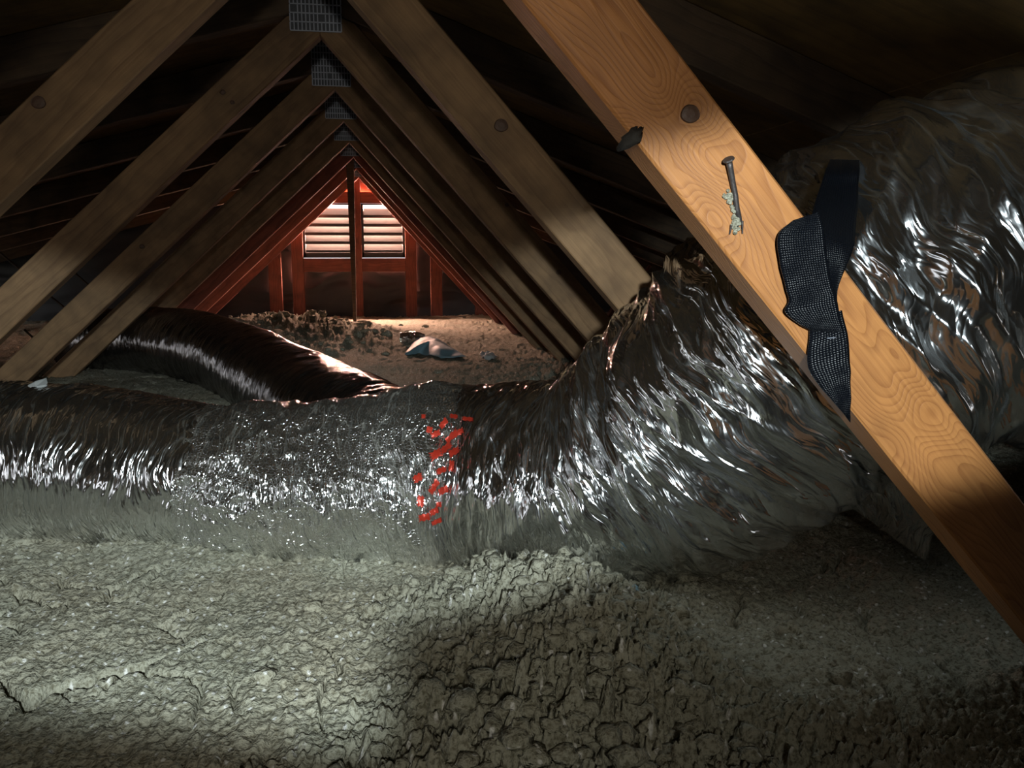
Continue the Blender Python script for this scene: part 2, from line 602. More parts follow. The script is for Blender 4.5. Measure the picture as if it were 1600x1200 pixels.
for x0, x1, zt in ((-1.16, -1.085, 0.15), (-0.71, -0.628, 0.62), (-0.559, -0.485, 0.86), (-0.163, -0.105, 1.05), (0.180, 0.252, 0.86), (0.346, 0.423, 0.7), (0.648, 0.72, 0.35), (0.98, 1.05, 0.2)):
    stud(x0, x1, -0.1, zt)


def rail(x0, x1, z0, z1, y=GY + 0.004, mat='wood_red'):
    me = box_mesh('rail', (x1 - x0), 0.04, (z1 - z0), 0.002)
    return link('rail', me, M[mat], gw, Matrix.Translation(((x0 + x1) / 2, y + 0.02, (z0 + z1) / 2)))


for x0, x1 in ((-0.485, -0.163), (-0.105, 0.180)):
    rail(x0, x1, 0.297, 0.385)
    rail(x0, x1, 0.742, 0.815)
link('upper_sheathing', box_mesh('upper_sheathing', 2.2, 0.012, 0.34, 0, center=(RX, GY + 0.066, 0.985)), M['wood_red'], gw)

# louvre: two bays of tilted slats in thin frames
for bay, (x0, x1) in enumerate(((-0.485, -0.163), (-0.105, 0.180))):
    root = empty('window_%d' % (bay + 1), ((x0 + x1) / 2, GY + 0.07, 0.385))
    root['kind'] = 'structure'
    root['label'] = ('left' if bay == 0 else 'right') + ' bay of the bright white louvre vent in the gable'
    z0, z1 = 0.388, 0.741
    for a, b, c, d in ((x0, x0 + 0.016, z0, z1), (x1 - 0.016, x1, z0, z1), (x0, x1, z1 - 0.012, z1), (x0, x1, z0, z0 + 0.035)):
        me = box_mesh('frame_bar', b - a, 0.05, d - c, 0.001, center=((a + b) / 2, GY + 0.055, (c + d) / 2))
        link('frame_bar', me, M['louvre_frame'], root)
    for k in range(6):
        zc = z0 + 0.068 + k * 0.0575
        if zc > z1 - 0.005:
            continue
        me = box_mesh('slat', x1 - x0 - 0.03, 0.004, 0.060, 0.0008)
        mw = Matrix.Translation(((x0 + x1) / 2, GY + 0.075, zc)) @ Matrix.Rotation(math.radians(-38), 4, 'X')
        sl_ = link('slat', me, M['louvre'], root, mw)
        lip = box_mesh('slat_shade', x1 - x0 - 0.03, 0.007, 0.020, 0.001, center=((x0 + x1) / 2, GY + 0.048, zc - 0.027))  # dark strip added to draw the shaded edge of the slat
        link('slat_shade', lip, M['louvre_frame'], root)


# ------------------------------------------------------------------ trusses
def web_board(root, side, y, d0=0.0, d1=0.99, mat='wood', name='web_board'):
    """inner web: underside line from the peak down to the floor; local X runs down the board, local Z across it"""
    m_ = ML if side < 0 else MR
    L0 = math.sqrt(1 + m_ * m_)
    n = Vector((side * m_, 0, 1)).normalized()            # outward normal of the underside (upwards)
    t = Vector((side, 0, -m_)).normalized()
    zt = 0.955
    # mitred polygon: at the top it meets the centre line and the chord underside
    cs = CL if side < 0 else CR
    P = [(0.0, RZ), (0.0, CZ - 0.002)]
    # where the web's upper face meets the chord underside
    off = WD * L0
    xd = (RZ + off - CZ) / (m_ - cs)
    P.append((side * xd, CZ - cs * xd - 0.002))
    dz = (RZ + 0.10) / m_
    P.append((side * (dz + WD * L0 / m_), -0.10))
    P.append((side * dz, -0.10))
    loc = Vector((RX, y, RZ))
    # local frame
    X = t; Z = n; Yv = Z.cross(X)
    Rm = Matrix((X, Yv, Z)).transposed().to_4x4()
    mw = Matrix.Translation(loc) @ Rm
    inv = mw.inverted()
    loc_poly = [inv @ Vector((RX + px, y, pz)) for px, pz in P]
    sgn = 1 if Yv.y > 0 else -1
    ya, yb = (0, TH) if sgn > 0 else (-TH, 0)
    me = prism_mesh(name, [(v.x, v.z) for v in loc_poly], ya, yb, 0.002)
    o = link(name, me, M[mat], root, mw)
    return o, mw


def chord(root, side, y, mat='chord'):
    cs = CL if side < 0 else CR
    L0 = math.sqrt(1 + cs * cs)
    t = Vector((side, 0, -cs)).normalized()
    n = Vector((side * cs, 0, 1)).normalized()
    Yv = n.cross(t)
    mw = Matrix.Translation((RX, y, CZ)) @ Matrix((t, Yv, n)).transposed().to_4x4()
    inv = mw.inverted()
    P = [(0, CZ), (0, CZ + CD * L0), (side * 2.55, CZ + CD * L0 - 2.55 * cs), (side * 2.55, CZ - 2.55 * cs)]
    lp = [inv @ Vector((RX + a, y, b)) for a, b in P]
    ya, yb = (0, TH) if Yv.y > 0 else (-TH, 0)
    return link('top_chord', prism_mesh('top_chord', [(v.x, v.z) for v in lp], ya, yb, 0.002), M[mat], root, mw)


def nail_plate(root, y, w=0.106, h=0.125, cx=RX - 0.008, cz=0.968):
    p = link('nail_plate', box_mesh('nail_plate', w, 0.0015, h, 0, center=(cx, y - 0.001, cz)), M['steel_dark'], root)
    bm = bmesh.new()
    rows, cols = 7, 13

    def cube(c, s):
        r = bmesh.ops.create_cube(bm, size=1.0)
        for v in r['verts']:
            v.co = Vector((c[0] + v.co.x * s[0], c[1] + v.co.y * s[1], c[2] + v.co.z * s[2]))
    for r_ in range(rows + 1):
        z = cz - h / 2 + h * r_ / rows
        cube((cx, y - 0.0035, z), (w, 0.003, 0.0022))
    for r_ in range(rows):
        for c_ in range(cols + 1):
            if R.random() < 0.06:
                continue
            x = cx - w / 2 + w * c_ / cols
            z = cz - h / 2 + h * (r_ + 0.5) / rows
            cube((x, y - 0.003 - 0.001 * R.random(), z), (0.0024, 0.003, h / rows * 0.86))
    me = bpy.data.meshes.new('tooth_grid')
    bm.to_mesh(me)
    bm.free()
    link('tooth_grid', me, M['steel'], p)
    return p


# knots of the nearest web, in that board's own coordinates
tm = Vector((1, 0, -MR)).normalized()
nm_ = Vector((MR, 0, 1)).normalized()


def on_web(px, py, y):
    """a point on the near face of the right web at depth y, as (along, across)"""
    v = at(px, py, y) - Vector((RX, y, RZ))
    return v.dot(tm), v.dot(nm_)


YA = T0Y - SP
k1 = on_web(1078, 178, YA)
k2 = on_web(985, 217, YA)
k3 = on_web(1130, 330, YA)
k4 = on_web(1440, 660, YA)
M['wood_near'] = wood('orange_pine', rgb(196, 134, 74), rgb(128, 74, 34), ring=290, contrast=0.34, dirt=0.28,
                      knots=((k1[0], k1[1], 0.026, 0.028), (k3[0], k3[1], 0.030, 0.016), (k4[0], k4[1], 0.040, 0.03), (k2[0], k2[1], 0.02, 0.018)), rough=0.6)

T_LABEL = {
    -1: 'nearest roof truss, its wide orange web board carrying the black strap',
    0: 'second nearest roof truss, its two pale-edged webs running off the top of the photo',
    1: 'roof truss whose peak carries the largest nail plate',
    2: 'roof truss with the second largest nail plate at its peak',
    3: 'roof truss with the third nail plate counted from the largest',
    4: 'roof truss with the smallest visible nail plate, just above the dark post',
    5: 'reddish roof truss directly behind the smallest nail plate',
    6: 'reddish roof truss beside the dark hanging post, one before the gable',
    7: 'last reddish roof truss standing against the louvred gable wall',
}
truss = {}
for i in range(-1, 8):
    y = T0Y + i * SP
    root = empty('roof_truss', (RX, y, 0))
    tag(root, T_LABEL[i], 'roof truss', 'roof trusses in a row')
    truss[i] = root
    mat = 'wood' if i < 5 else 'wood_red'
    for side in (-1, 1):
        o, mw = web_board(root, side, y, mat=('wood_near' if (i == -1 and side == 1) else mat))
        truss[(i, side)] = (o, mw)
        chord(root, side, y, 'chord')
    nail_plate(root, y)


def disc_knot(board, px, py, y, r, name='knot'):
    o, mw = board
    w = at(px, py, y)
    bm = bmesh.new()
    n = 20
    ring = []
    for (rr, h) in ((1.0, 0.0), (0.97, 0.0012), (0.86, 0.0004), (0.45, 0.0012)):
        ring.append([bm.verts.new((math.cos(t) * r * rr * (1 + 0.06 * math.sin(3 * t)), math.sin(t) * r * rr * 0.9, -h)) for t in [2 * math.pi * k / n for k in range(n)]])
    for p, q in zip(ring, ring[1:]):
        for k in range(n):
            bm.faces.new((p[k], p[(k + 1) % n], q[(k + 1) % n], q[k]))
    bm.faces.new(ring[-1])
    me = bpy.data.meshes.new(name)
    bm.to_mesh(me); bm.free()
    return link(name, me, M['knot'], o, Matrix.Translation(w + Vector((0, -0.0004, 0))) @ Matrix.Rotation(-math.pi / 2, 4, 'X'))


disc_knot(truss[(-1, 1)], 1078, 178, YA, 0.0085)
disc_knot(truss[(0, 1)], 783, 196, T0Y, 0.011)
for (i_, sd_, px, py, r_) in ((0, -1, 60, 160, 0.010), (1, -1, 348, 144, 0.006), (1, -1, 363, 160, 0.005), (2, -1, 222, 385, 0.007), (1, 1, 792, 320, 0.005), (1, 1, 873, 425, 0.007), (2, 1, 768, 358, 0.005)):
    disc_knot(truss[(i_, sd_)], px, py, T0Y + i_ * SP, r_)
# dark bark plug on the lower edge of the nearest web
pw = at(985, 217, YA)
bark = tube_mesh('bark_plug', [pw + Vector((-0.006, 0.010, -0.005)), pw + Vector((-0.004, -0.002, -0.003)), pw + Vector((0.002, -0.006, 0.002)), pw + Vector((0.006, -0.004, 0.005)), pw + Vector((0.008, 0.002, 0.007))], [0.004, 0.0052, 0.0056, 0.0045, 0.002], 12)
for _v in bark.vertices:
    _c = _v.co - pw
    _v.co = pw + _c * (1 + 0.9 * float(perlin(_v.co.x * 150, _v.co.y * 150, _v.co.z * 150)))
link('bark_plug', bark, M['bark'], truss[(-1, 1)][0], smooth_=True)

# thin sticks added in place of the lit edges of outer webs
for (i, pa, pb) in ((2, (-10, 387), (34, 423)), (3, (112, 422), (140, 447)), (3, (78, 462), (100, 480)), (3, (38, 515), (52, 528))):
    y = T0Y + i * SP + 0.10
    a, b = at(*pa, y), at(*pb, y)
    link('lit_web_edge', tube_mesh('lit_web_edge', [a, b], [0.004, 0.004], 6), M['chord'], truss[i])
for (i, pa, pb, r_) in ((1, (1030, 464), (1078, 421), 0.004), (1, (1008, 425), (1016, 415), 0.004)):
    y = T0Y + i * SP
    link('lit_web_edge', tube_mesh('lit_web_edge', [at(*pa, y), at(*pb, y)], [r_, r_], 6), M['wood_red'], truss[i])
for (i, px, py, s) in ((2, 956, 489, 0.034), (2, 981, 514, 0.016)):
    y = T0Y + i * SP + 0.06
    me = box_mesh('block', s * 0.5, 0.03, s, 0.001)
    link('block', me, M['wood_red'], truss[i], Matrix.Translation(at(px, py, y)) @ Matrix.Rotation(0.6, 4, 'Y'))

# dark hanging post under the ridge
pa, pb = at(546, 228, 4.86), at(554.5, 507, 4.86)
bm = bmesh.new()
vs = []
for c, w in ((pa, 0.045), (pb, 0.018)):
    for dx, dy in ((-w / 2, 0), (w / 2, 0), (w / 2, 0.05), (-w / 2, 0.05)):
        vs.append(bm.verts.new((c.x + dx, c.y + dy, c.z)))
for k in range(4):
    bm.faces.new((vs[k], vs[(k + 1) % 4], vs[4 + (k + 1) % 4], vs[4 + k]))
bm.faces.new(vs[:4][::-1]); bm.faces.new(vs[4:])
bmesh.ops.recalc_face_normals(bm, faces=bm.faces[:])
bmesh.ops.bevel(bm, geom=bm.edges[:], offset=0.002, segments=1, affect='EDGES')
me = bpy.data.meshes.new('hanging_post')
bm.to_mesh(me); bm.free()
me.transform(Matrix.Translation(-pb))
po = link('hanging_post', me, M['chord'], None, Matrix.Translation(pb))
tag(po, 'thin dark brown post standing before the louvre vent, narrowing downwards', 'post')

# ------------------------------------------------------------------ loose insulation
def ground(x, y):
    """height of the blown insulation without the fine crust"""
    h = 0.012 * perlin(x * 2.1, y * 2.1, 3.3) + 0.006 * perlin(x * 6, y * 6, 1.1)
    # raked-up mound in front of the duct
    cx = 0.16 + 0.05 * np.sin(y * 9)
    h = h + 0.058 * np.exp(-((x - cx) / 0.11) ** 2) * smooth(0.45, 0.75, y) * (1 - smooth(0.92, 1.12, y))
    # heap near the gable, and the bank at the right
    h = h + 0.11 * np.exp(-((x + 0.50) / 0.42) ** 2 - ((y - 4.3) / 0.6) ** 2)
    h = h + 0.06 * np.exp(-((x - 0.80) / 0.22) ** 2 - ((y - 2.5) / 0.45) ** 2)
    h = h + 0.03 * np.exp(-((x + 0.75) / 0.3) ** 2 - ((y - 2.55) / 0.35) ** 2)
    return h


def lumpy(x, y):
    """where the crust is broken into loose clumps, 0 to 1"""
    a = np.exp(-((x - 0.18) / 0.16) ** 2) * (1 - smooth(0.98, 1.14, y))
    b = np.exp(-((x + 0.40) / 0.5) ** 2 - ((y - 4.2) / 0.7) ** 2)
    c = 0.6 * np.exp(-((x - 0.7) / 0.35) ** 2 - ((y - 2.7) / 0.7) ** 2)
    d = 0.6 * (1 - smooth(0.62, 0.76, y))
    return np.clip(np.maximum.reduce([a, b, c, d]) + 0.35 * perlin(x * 5, y * 5, 8.8) * (a + b + c > 0.15), 0, 1)


def ground_full(x, y):
    h = ground(x, y)
    wx = x + 0.045 * perlin(x * 8, y * 6, 4.0) + 0.015 * perlin(x * 21, y * 15, 2.0) + 0.003 * perlin(x * 60, y * 40, 2.0)
    wy = y + 0.045 * perlin(x * 8, y * 6, 7.0) + 0.018 * perlin(x * 21, y * 15, 5.0) + 0.004 * perlin(x * 60, y * 40, 5.0)
    L = lumpy(x, y)
    # crust cracks, longer along the view than across it
    c1 = np.abs(perlin(wx * 6.5, wy * 4.2, 0.4))
    gate = smooth(-0.06, 0.16, perlin(x * 4.2, y * 3.2, 6.2))
    h = h - 0.024 * (1 - smooth(0.0, 0.028, c1)) * gate * (1 - 0.9 * L)
    c2 = np.abs(perlin(wx * 15, wy * 8, 1.7))
    gate2 = smooth(-0.1, 0.2, perlin(x * 7, y * 6, 2.2))
    h = h - 0.012 * (1 - smooth(0.0, 0.07, c2)) * gate2
    # plates of crust lifting a little, then crumbs
    h = h + 0.005 * perlin(wx * 11, wy * 7, 9.0) + 0.0038 * perlin(wx * 28, wy * 17, 2.5)
    h = h + 0.0035 * np.abs(perlin(x * 44, y * 30, 0.5)) + 0.0036 * perlin(x * 95, y * 70, 0.5) + 0.0032 * perlin(x * 190, y * 150, 3.5)
    # clumps
    bl = 0.042 * np.abs(perlin(x * 14, y * 12, 3.3)) + 0.032 * np.abs(perlin(x * 34, y * 27, 1.9)) + 0.036 * np.abs(perlin(x * 72, y * 58, 6.1)) + 0.024 * np.abs(perlin(x * 140, y * 100, 4.4))
    h = h + L * (bl - 0.022)
    return h


nr, nc = 740, 980
t = np.linspace(0, 1, nr)
yy = np.interp(t, [0, 0.62, 0.80, 1.0], np.log([0.42, 1.42, 2.4, 5.655]))
yy = np.exp(yy)
tx = np.linspace(-1, 1, nc)
tx = 0.72 * tx + 0.55 * tx ** 5
X = tx[None, :] * (yy[:, None] + 0.42) + 0.12 * yy[:, None] * (1 - tx[None, :] ** 2)
Yg = np.repeat(yy[:, None], nc, 1)
Z = ground_full(X, Yg)
V = np.stack([X, Yg, Z], -1).reshape(-1, 3)
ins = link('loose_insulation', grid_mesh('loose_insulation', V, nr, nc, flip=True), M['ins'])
tag(ins, 'grey-beige loose blown insulation with a cracked crust covering the attic floor', 'insulation', kind='stuff')

# loose clumps lying on the broken places, one uncountable mass
bm = bmesh.new()
bmesh.ops.create_icosphere(bm, subdivisions=2, radius=1.0)
sv = np.array([v.co[:] for v in bm.verts])
sf = np.array([[v.index for v in f.verts] for f in bm.faces])
bm.free()
rs = np.random.RandomState(3)
AV, AF, k = [], [], 0
NC = 4000
near = rs.rand(NC) < 0.80
cy = np.where(near, 0.50 + 0.72 * rs.rand(NC), 3.5 + 1.4 * rs.rand(NC))
cxx = np.where(near, 0.19 + 0.11 * rs.randn(NC), -0.45 + 0.32 * rs.randn(NC))
cs_ = np.where(near, 0.003 + 0.008 * rs.rand(NC) ** 2, 0.007 + 0.014 * rs.rand(NC) ** 2)
keep = rs.rand(NC) < lumpy(cxx, cy) + 0.1
cxx, cy, cs_ = cxx[keep][:1000], cy[keep][:1000], cs_[keep][:1000]
cz = ground_full(cxx, cy)
for k in range(len(cxx)):
    s = cs_[k]
    v = sv * (1 + 0.5 * perlin(sv[:, 0] * 1.8 + k * 3.1, sv[:, 1] * 1.8, sv[:, 2] * 1.8) + 0.45 * perlin(sv[:, 0] * 4 + k, sv[:, 1] * 4, sv[:, 2] * 4))[:, None]
    v = v * s * np.array([1 + 0.5 * rs.rand(), 1 + 0.4 * rs.rand(), 0.7 + 0.3 * rs.rand()])
    AV.append(v + np.array([cxx[k], cy[k], cz[k] + s * 0.25]))
    AF.append(sf + k * len(sv))
AV = np.concatenate(AV); AF = np.concatenate(AF)
me = bpy.data.meshes.new('insulation_crumbs')
me.vertices.add(len(AV)); me.vertices.foreach_set('co', AV.astype(np.float32).ravel())
me.loops.add(AF.size); me.loops.foreach_set('vertex_index', AF.ravel().astype(np.int32))
me.polygons.add(len(AF)); me.polygons.foreach_set('loop_start', np.arange(0, AF.size, 3, dtype=np.int32))
me.polygons.foreach_set('use_smooth', np.ones(len(AF), bool))
me.update(calc_edges=True)
cr = link('insulation_crumbs', me, M['ins'])
tag(cr, 'loose fluffy insulation crumbs heaped in front of the duct and below the gable', 'insulation', kind='stuff')


# ------------------------------------------------------------------ ducts
def catmull(P, n):
    P = np.asarray(P, float)
    P = np.vstack([2 * P[0] - P[1], P, 2 * P[-1] - P[-2]])
    seg = len(P) - 3
    tt = np.linspace(0, seg - 1e-9, n * 4)
    i = tt.astype(int); f = (tt - i)[:, None]
    p0, p1, p2, p3 = P[i], P[i + 1], P[i + 2], P[i + 3]
    C = 0.5 * ((2 * p1) + (-p0 + p2) * f + (2 * p0 - 5 * p1 + 4 * p2 - p3) * f ** 2 + (-p0 + 3 * p1 - 3 * p2 + p3) * f ** 3)
    s = np.concatenate([[0], np.cumsum(np.linalg.norm(np.diff(C[:, :3], axis=0), axis=1))])
    si = np.linspace(0, s[-1], n)
    return np.stack([np.interp(si, s, C[:, k]) for k in range(C.shape[1])], -1), si


def duct_surface(ctrl, n, nt, disp, squash=0.0):
    C, s = catmull(ctrl, n)
    P, r = C[:, :3], C[:, 3]
    T = np.gradient(P, axis=0)
    T /= np.linalg.norm(T, axis=1)[:, None]
    up = np.array([0, 0, 1.0])
    B = np.cross(T, up); B /= np.linalg.norm(B, axis=1)[:, None]
    N = np.cross(B, T)
    th = np.linspace(-np.pi, np.pi, nt, endpoint=False)
    S, TH_ = np.meshgrid(s, th, indexing='ij')
    d = disp(S, TH_, S / s[-1])
    rad = r[:, None] + d
    V = P[:, None, :] + rad[..., None] * (np.cos(TH_)[..., None] * N[:, None, :] * (1 - squash) + np.sin(TH_)[..., None] * B[:, None, :])
    uv = np.stack([S, (TH_ + np.pi) * float(np.mean(r))], -1).reshape(-1, 2)
    return V.reshape(-1, 3), uv, s


def wrinkles(seed, amp=1.0, shear=0.05, fold=1.0, foldmask=None, k=1.5):
    def f(S, T, fr):
        cx, sx = np.cos(T), np.sin(T)
        w = S + shear * np.sin(T * 0.5 + 0.6) + 0.02 * perlin(S * 5, cx * 1.2 + seed, sx * 1.2)
        a = ridged(w * 12 + 0.5 * T, T * 0.45 + seed)
        b = ridged(w * 30 - 0.9 * T, T * 0.60 + seed + 3)
        c = ridged(w * 27 + 1.7 * T, T * 0.75 + seed + 7)
        d = ridged(w * 64 + 0.6 * T, T * 1.5 + seed + 5)
        e = ridged(w * 55 - 2.5 * T, T * 2.5 + seed + 9)
        g = ridged(w * 110, T * 5 + seed + 9)
        seam = smooth(0.0, 0.35, np.pi - np.abs(T))
        fm = fold if foldmask is None else fold * foldmask(fr, T)
        return seam * amp * (fm * (0.0120 * a + 0.0062 * b + 0.0040 * c) + 0.0018 * d + 0.0011 * e + 0.0004 * g + 0.006 * perlin(S * 4, cx, sx + seed))
    return f


def duct_object(name, ctrl, n, nt, disp, mat, label, squash=0.0, group=None):
    V, uv, s = duct_surface(ctrl, n, nt, disp, squash)
    base = Vector(V.reshape(-1, 3).mean(0)); base.z = 0
    root = empty(name, base)
    tag(root, label, 'duct', group)
    me = grid_mesh('foil_jacket', V, n, nt, True, uv)
    o = link('foil_jacket', me, mat, root)
    return root, o, V


def cpt(px, py, Y, r):
    v = at(px, py, Y)
    return (v.x, v.y, v.z, r)


trunk = [(-1.35, 1.62, 0.085, 0.125), (-0.95, 1.52, 0.088, 0.125), cpt(40, 722, 1.43, 0.126), cpt(265, 738, 1.36, 0.116), cpt(420, 756, 1.31, 0.099), cpt(560, 754, 1.28, 0.103), cpt(690, 745, 1.25, 0.118), cpt(780, 746, 1.22, 0.128)]
da, da_o, VA = duct_object('flexible_duct', trunk, 600, 240,
                           wrinkles(1.3, 0.9, 0.10, 0.5, lambda f, t: 0.75 - 0.6 * smooth(0.55, 0.68, f)), M['foil'],
                           'silver foil flexible duct lying across the insulation at the left')
right = [cpt(660, 742, 1.26, 0.118), cpt(740, 745, 1.235, 0.131), cpt(830, 752, 1.19, 0.139), cpt(930, 752, 1.14, 0.148), cpt(1040, 704, 1.09, 0.160), cpt(1140, 628, 1.04, 0.170),
         cpt(1255, 540, 0.995, 0.178), cpt(1375, 470, 0.965, 0.190), cpt(1500, 425, 0.955, 0.203), cpt(1640, 400, 0.96, 0.208), cpt(1800, 440, 0.98, 0.21)]
dc, dc_o, VC = duct_object('flexible_duct', right, 600, 340,
                           wrinkles(4.1, 1.0, 0.06, 1.0, lambda f, t: 0.55 + 0.9 * smooth(0.15, 0.4, f)), M['foil_c'],
                           'wide silver foil flexible duct bending up behind the orange board at right')
branch = [(0.10, 1.27, 0.10, 0.09), cpt(600, 700, 1.47, 0.108), cpt(520, 654, 1.78, 0.112), cpt(445, 606, 2.25, 0.115), cpt(372, 566, 2.7, 0.118), cpt(298, 540, 3.05, 0.120), cpt(225, 532, 3.3, 0.120), cpt(120, 535, 3.5, 0.118)]
db, db_o, VB = duct_object('flexible_duct', branch, 400, 160,
                           wrinkles(7.7, 0.8, 0.03, 0.35), M['foil_b'],
                           'dark foil flexible duct running back left towards the gable')

# crumpled foil wrap over the joint of the ducts
def wrap_disp(S, T, fr):
    cx, sx = np.cos(T), np.sin(T)
    base = 0.008 + 0.004 * smooth(0.0, 0.2, fr)
    rag = 0.05 * perlin(T * 1.3, 5.0) + 0.025 * perlin(T * 5, 2.0)
    lip = -0.018 * (1 - smooth(0.03, 0.16, fr + rag)) - 0.016 * smooth(0.86, 0.98, fr + rag)
    sag = 0.022 * np.exp(-((T + 2.53) / 0.5) ** 2) * smooth(0.1, 0.4, fr) * (1 - smooth(0.75, 1.0, fr))
    w = S + 0.03 * perlin(S * 6, cx * 1.5, sx * 1.5 + 2)
    cr_ = 0.0080 * ridged(w * 9 + 0.6 * T, T * 0.6 + 11) + 0.0055 * ridged(w * 19 - 0.7 * T, T * 0.8 + 4) + 0.0032 * ridged(w * 24, cx * 4 + 5, sx * 4) + 0.0017 * ridged(w * 48, cx * 8 + 1, sx * 8) + 0.0008 * ridged(w * 90, cx * 18 + 1, sx * 18)
    return base + lip + sag + cr_ * smooth(0.0, 0.3, np.pi - np.abs(T)) + 0.003


wrapc = [cpt(325, 747, 1.337, 0.109), cpt(420, 756, 1.31, 0.100), cpt(560, 754, 1.28, 0.104), cpt(690, 745, 1.25, 0.119), cpt(745, 745, 1.233, 0.124)]
V, uv, s = duct_surface(wrapc, 320, 240, wrap_disp)
wbase = Vector(V.mean(0)); wbase.z = 0
wr = empty('foil_wrap', wbase)
tag(wr, 'crumpled silver foil wrap with red lettering around the joint between the ducts', 'foil wrap')
wme = grid_mesh('foil_sleeve', V, 320, 240, True, uv)
wo = link('foil_sleeve', wme, M['wrap'], wr)

# red lettering printed on the wrap: thin ink patches that follow the film
_vv, _ff, _o = [], [], 0
for _me in (wme, dc_o.data, da_o.data):
    _c = np.empty(len(_me.vertices) * 3, np.float32); _me.vertices.foreach_get('co', _c)
    _q = np.empty(len(_me.loops), np.int32); _me.loops.foreach_get('vertex_index', _q)
    _vv += _c.reshape(-1, 3).tolist(); _ff += (_q.reshape(-1, 4) + _o).tolist(); _o += len(_me.vertices)
tree = BVHTree.FromPolygons(_vv, _ff)
CAMP = Vector((0, 0, CAM_H))
marks = [(662, 651, 6, 6, 0), (693, 662, 16, 11, -.9), (671, 672, 9, 10, .3), (681, 678, 14, 9, -.4), (706, 682, 24, 11, -.8), (717, 676, 16, 9, -.5), (681, 710, 18, 13, -.5), (697, 700, 20, 11, -.7), (710, 706, 18, 11, -.5),
         (690, 735, 16, 9, -.4), (706, 728, 8, 16, .2), (653, 747, 14, 12, -.5), (678, 760, 22, 12, -1.0), (693, 766, 16, 11, -.4), (657, 783, 10, 16, .1), (686, 788, 8, 7, 0), (678, 799, 15, 10, -.5), (663, 808, 16, 10, -.2), (682, 815, 16, 7, -.4),
         (709, 651, 12, 6, .1), (731, 655, 16, 6, .1)]
for (px, py, w, h, a) in marks:
    n = 7
    pts = []
    ok = True
    for i in range(n):
        for j in range(n):
            u, v = (i / (n - 1) - 0.5) * w, (j / (n - 1) - 0.5) * h
            jit = 1 + 0.25 * math.sin(px * 1.7 + 2.2 * i + 3.1 * j)
            x = px + (u * math.cos(a) - v * math.sin(a) * 0.6) * jit
            y = py + (u * math.sin(a) + v * math.cos(a)) * jit
            d = (at(x, y, 1.0) - CAMP).normalized()
            hit, nrm, _, _ = tree.ray_cast(CAMP, d)
            if hit is None:
                ok = False
                break
            if nrm.dot(d) > 0:
                nrm = -nrm
            pts.append(hit + nrm * 0.0009)
        if not ok:
            break
    if ok:
        me = grid_mesh('lettering', np.array([p[:] for p in pts]), n, n)
        link('lettering', me, M['red'], wo)

# loose film hanging below the wide duct behind the board
nu, nv = 60, 60
u = np.linspace(0, 1, nu)[:, None] * np.ones((1, nv))
v = np.linspace(0, 1, nv)[None, :] * np.ones((nu, 1))
a0, a1 = np.array(at(1285, 715, 0.98)), np.array(at(1500, 700, 0.92))
b0, b1 = np.array(at(1345, 800, 1.0)), np.array(at(1470, 890, 0.95))
Pm = (a0 * (1 - u[..., None]) + a1 * u[..., None]) * (1 - v[..., None]) + (b0 * (1 - u[..., None]) + b1 * u[..., None]) * v[..., None]
Pm[..., 1] += 0.02 * ridged(u * 5 + 0.3 * perlin(u * 3, v * 3), v * 1.2) + 0.006 * ridged(u * 13, v * 4) + 0.06 * (v - 0.5) ** 2
me = grid_mesh('loose_film', Pm.reshape(-1, 3), nu, nv, False, np.stack([u * 0.2, v * 0.15], -1).reshape(-1, 2))
link('loose_film', me, M['foil'], dc)

# ------------------------------------------------------------------ black strap
def ribbon(name, rows, parent, mat, nu=10, nv=60, thick=0.0012, wavy=0.0015, seed=0.0):
    """rows: (left px, left py, left Y, right px, right py, right Y); lofted into a band with thickness"""
    Lp = np.array([at(a, b, c)[:] for a, b, c, *_ in rows])
    Rp = np.array([at(d, e, f)[:] for *_, d, e, f in rows])
    LC, _ = catmull(Lp, nv)
    RC, _ = catmull(Rp, nv)
    tt = np.linspace(0, 1, nu)
    S = LC[:, None, :] * (1 - tt[None, :, None]) + RC[:, None, :] * tt[None, :, None]
    gu = np.linspace(0, 1, nv)[:, None] * np.ones((1, nu))
    gv = np.ones((nv, 1)) * tt[None, :]
    S[..., 1] += wavy * perlin(gu * 7 + seed, gv * 1.7, seed)
    back = S.copy(); back[..., 1] += thick
    ring = np.concatenate([S, back[:, ::-1]], 1)
    ln = np.linalg.norm(np.diff(LC, axis=0), axis=1).sum()
    wd = np.linalg.norm(LC - RC, axis=1).mean()
    uvx = np.concatenate([gu, gu[:, ::-1]], 1) * ln
    uvy = np.concatenate([gv, gv[:, ::-1]], 1) * wd
    me = grid_mesh(name, ring.reshape(-1, 3), nv, 2 * nu, True, np.stack([uvx, uvy], -1).reshape(-1, 2))
    return link(name, me, mat, parent)


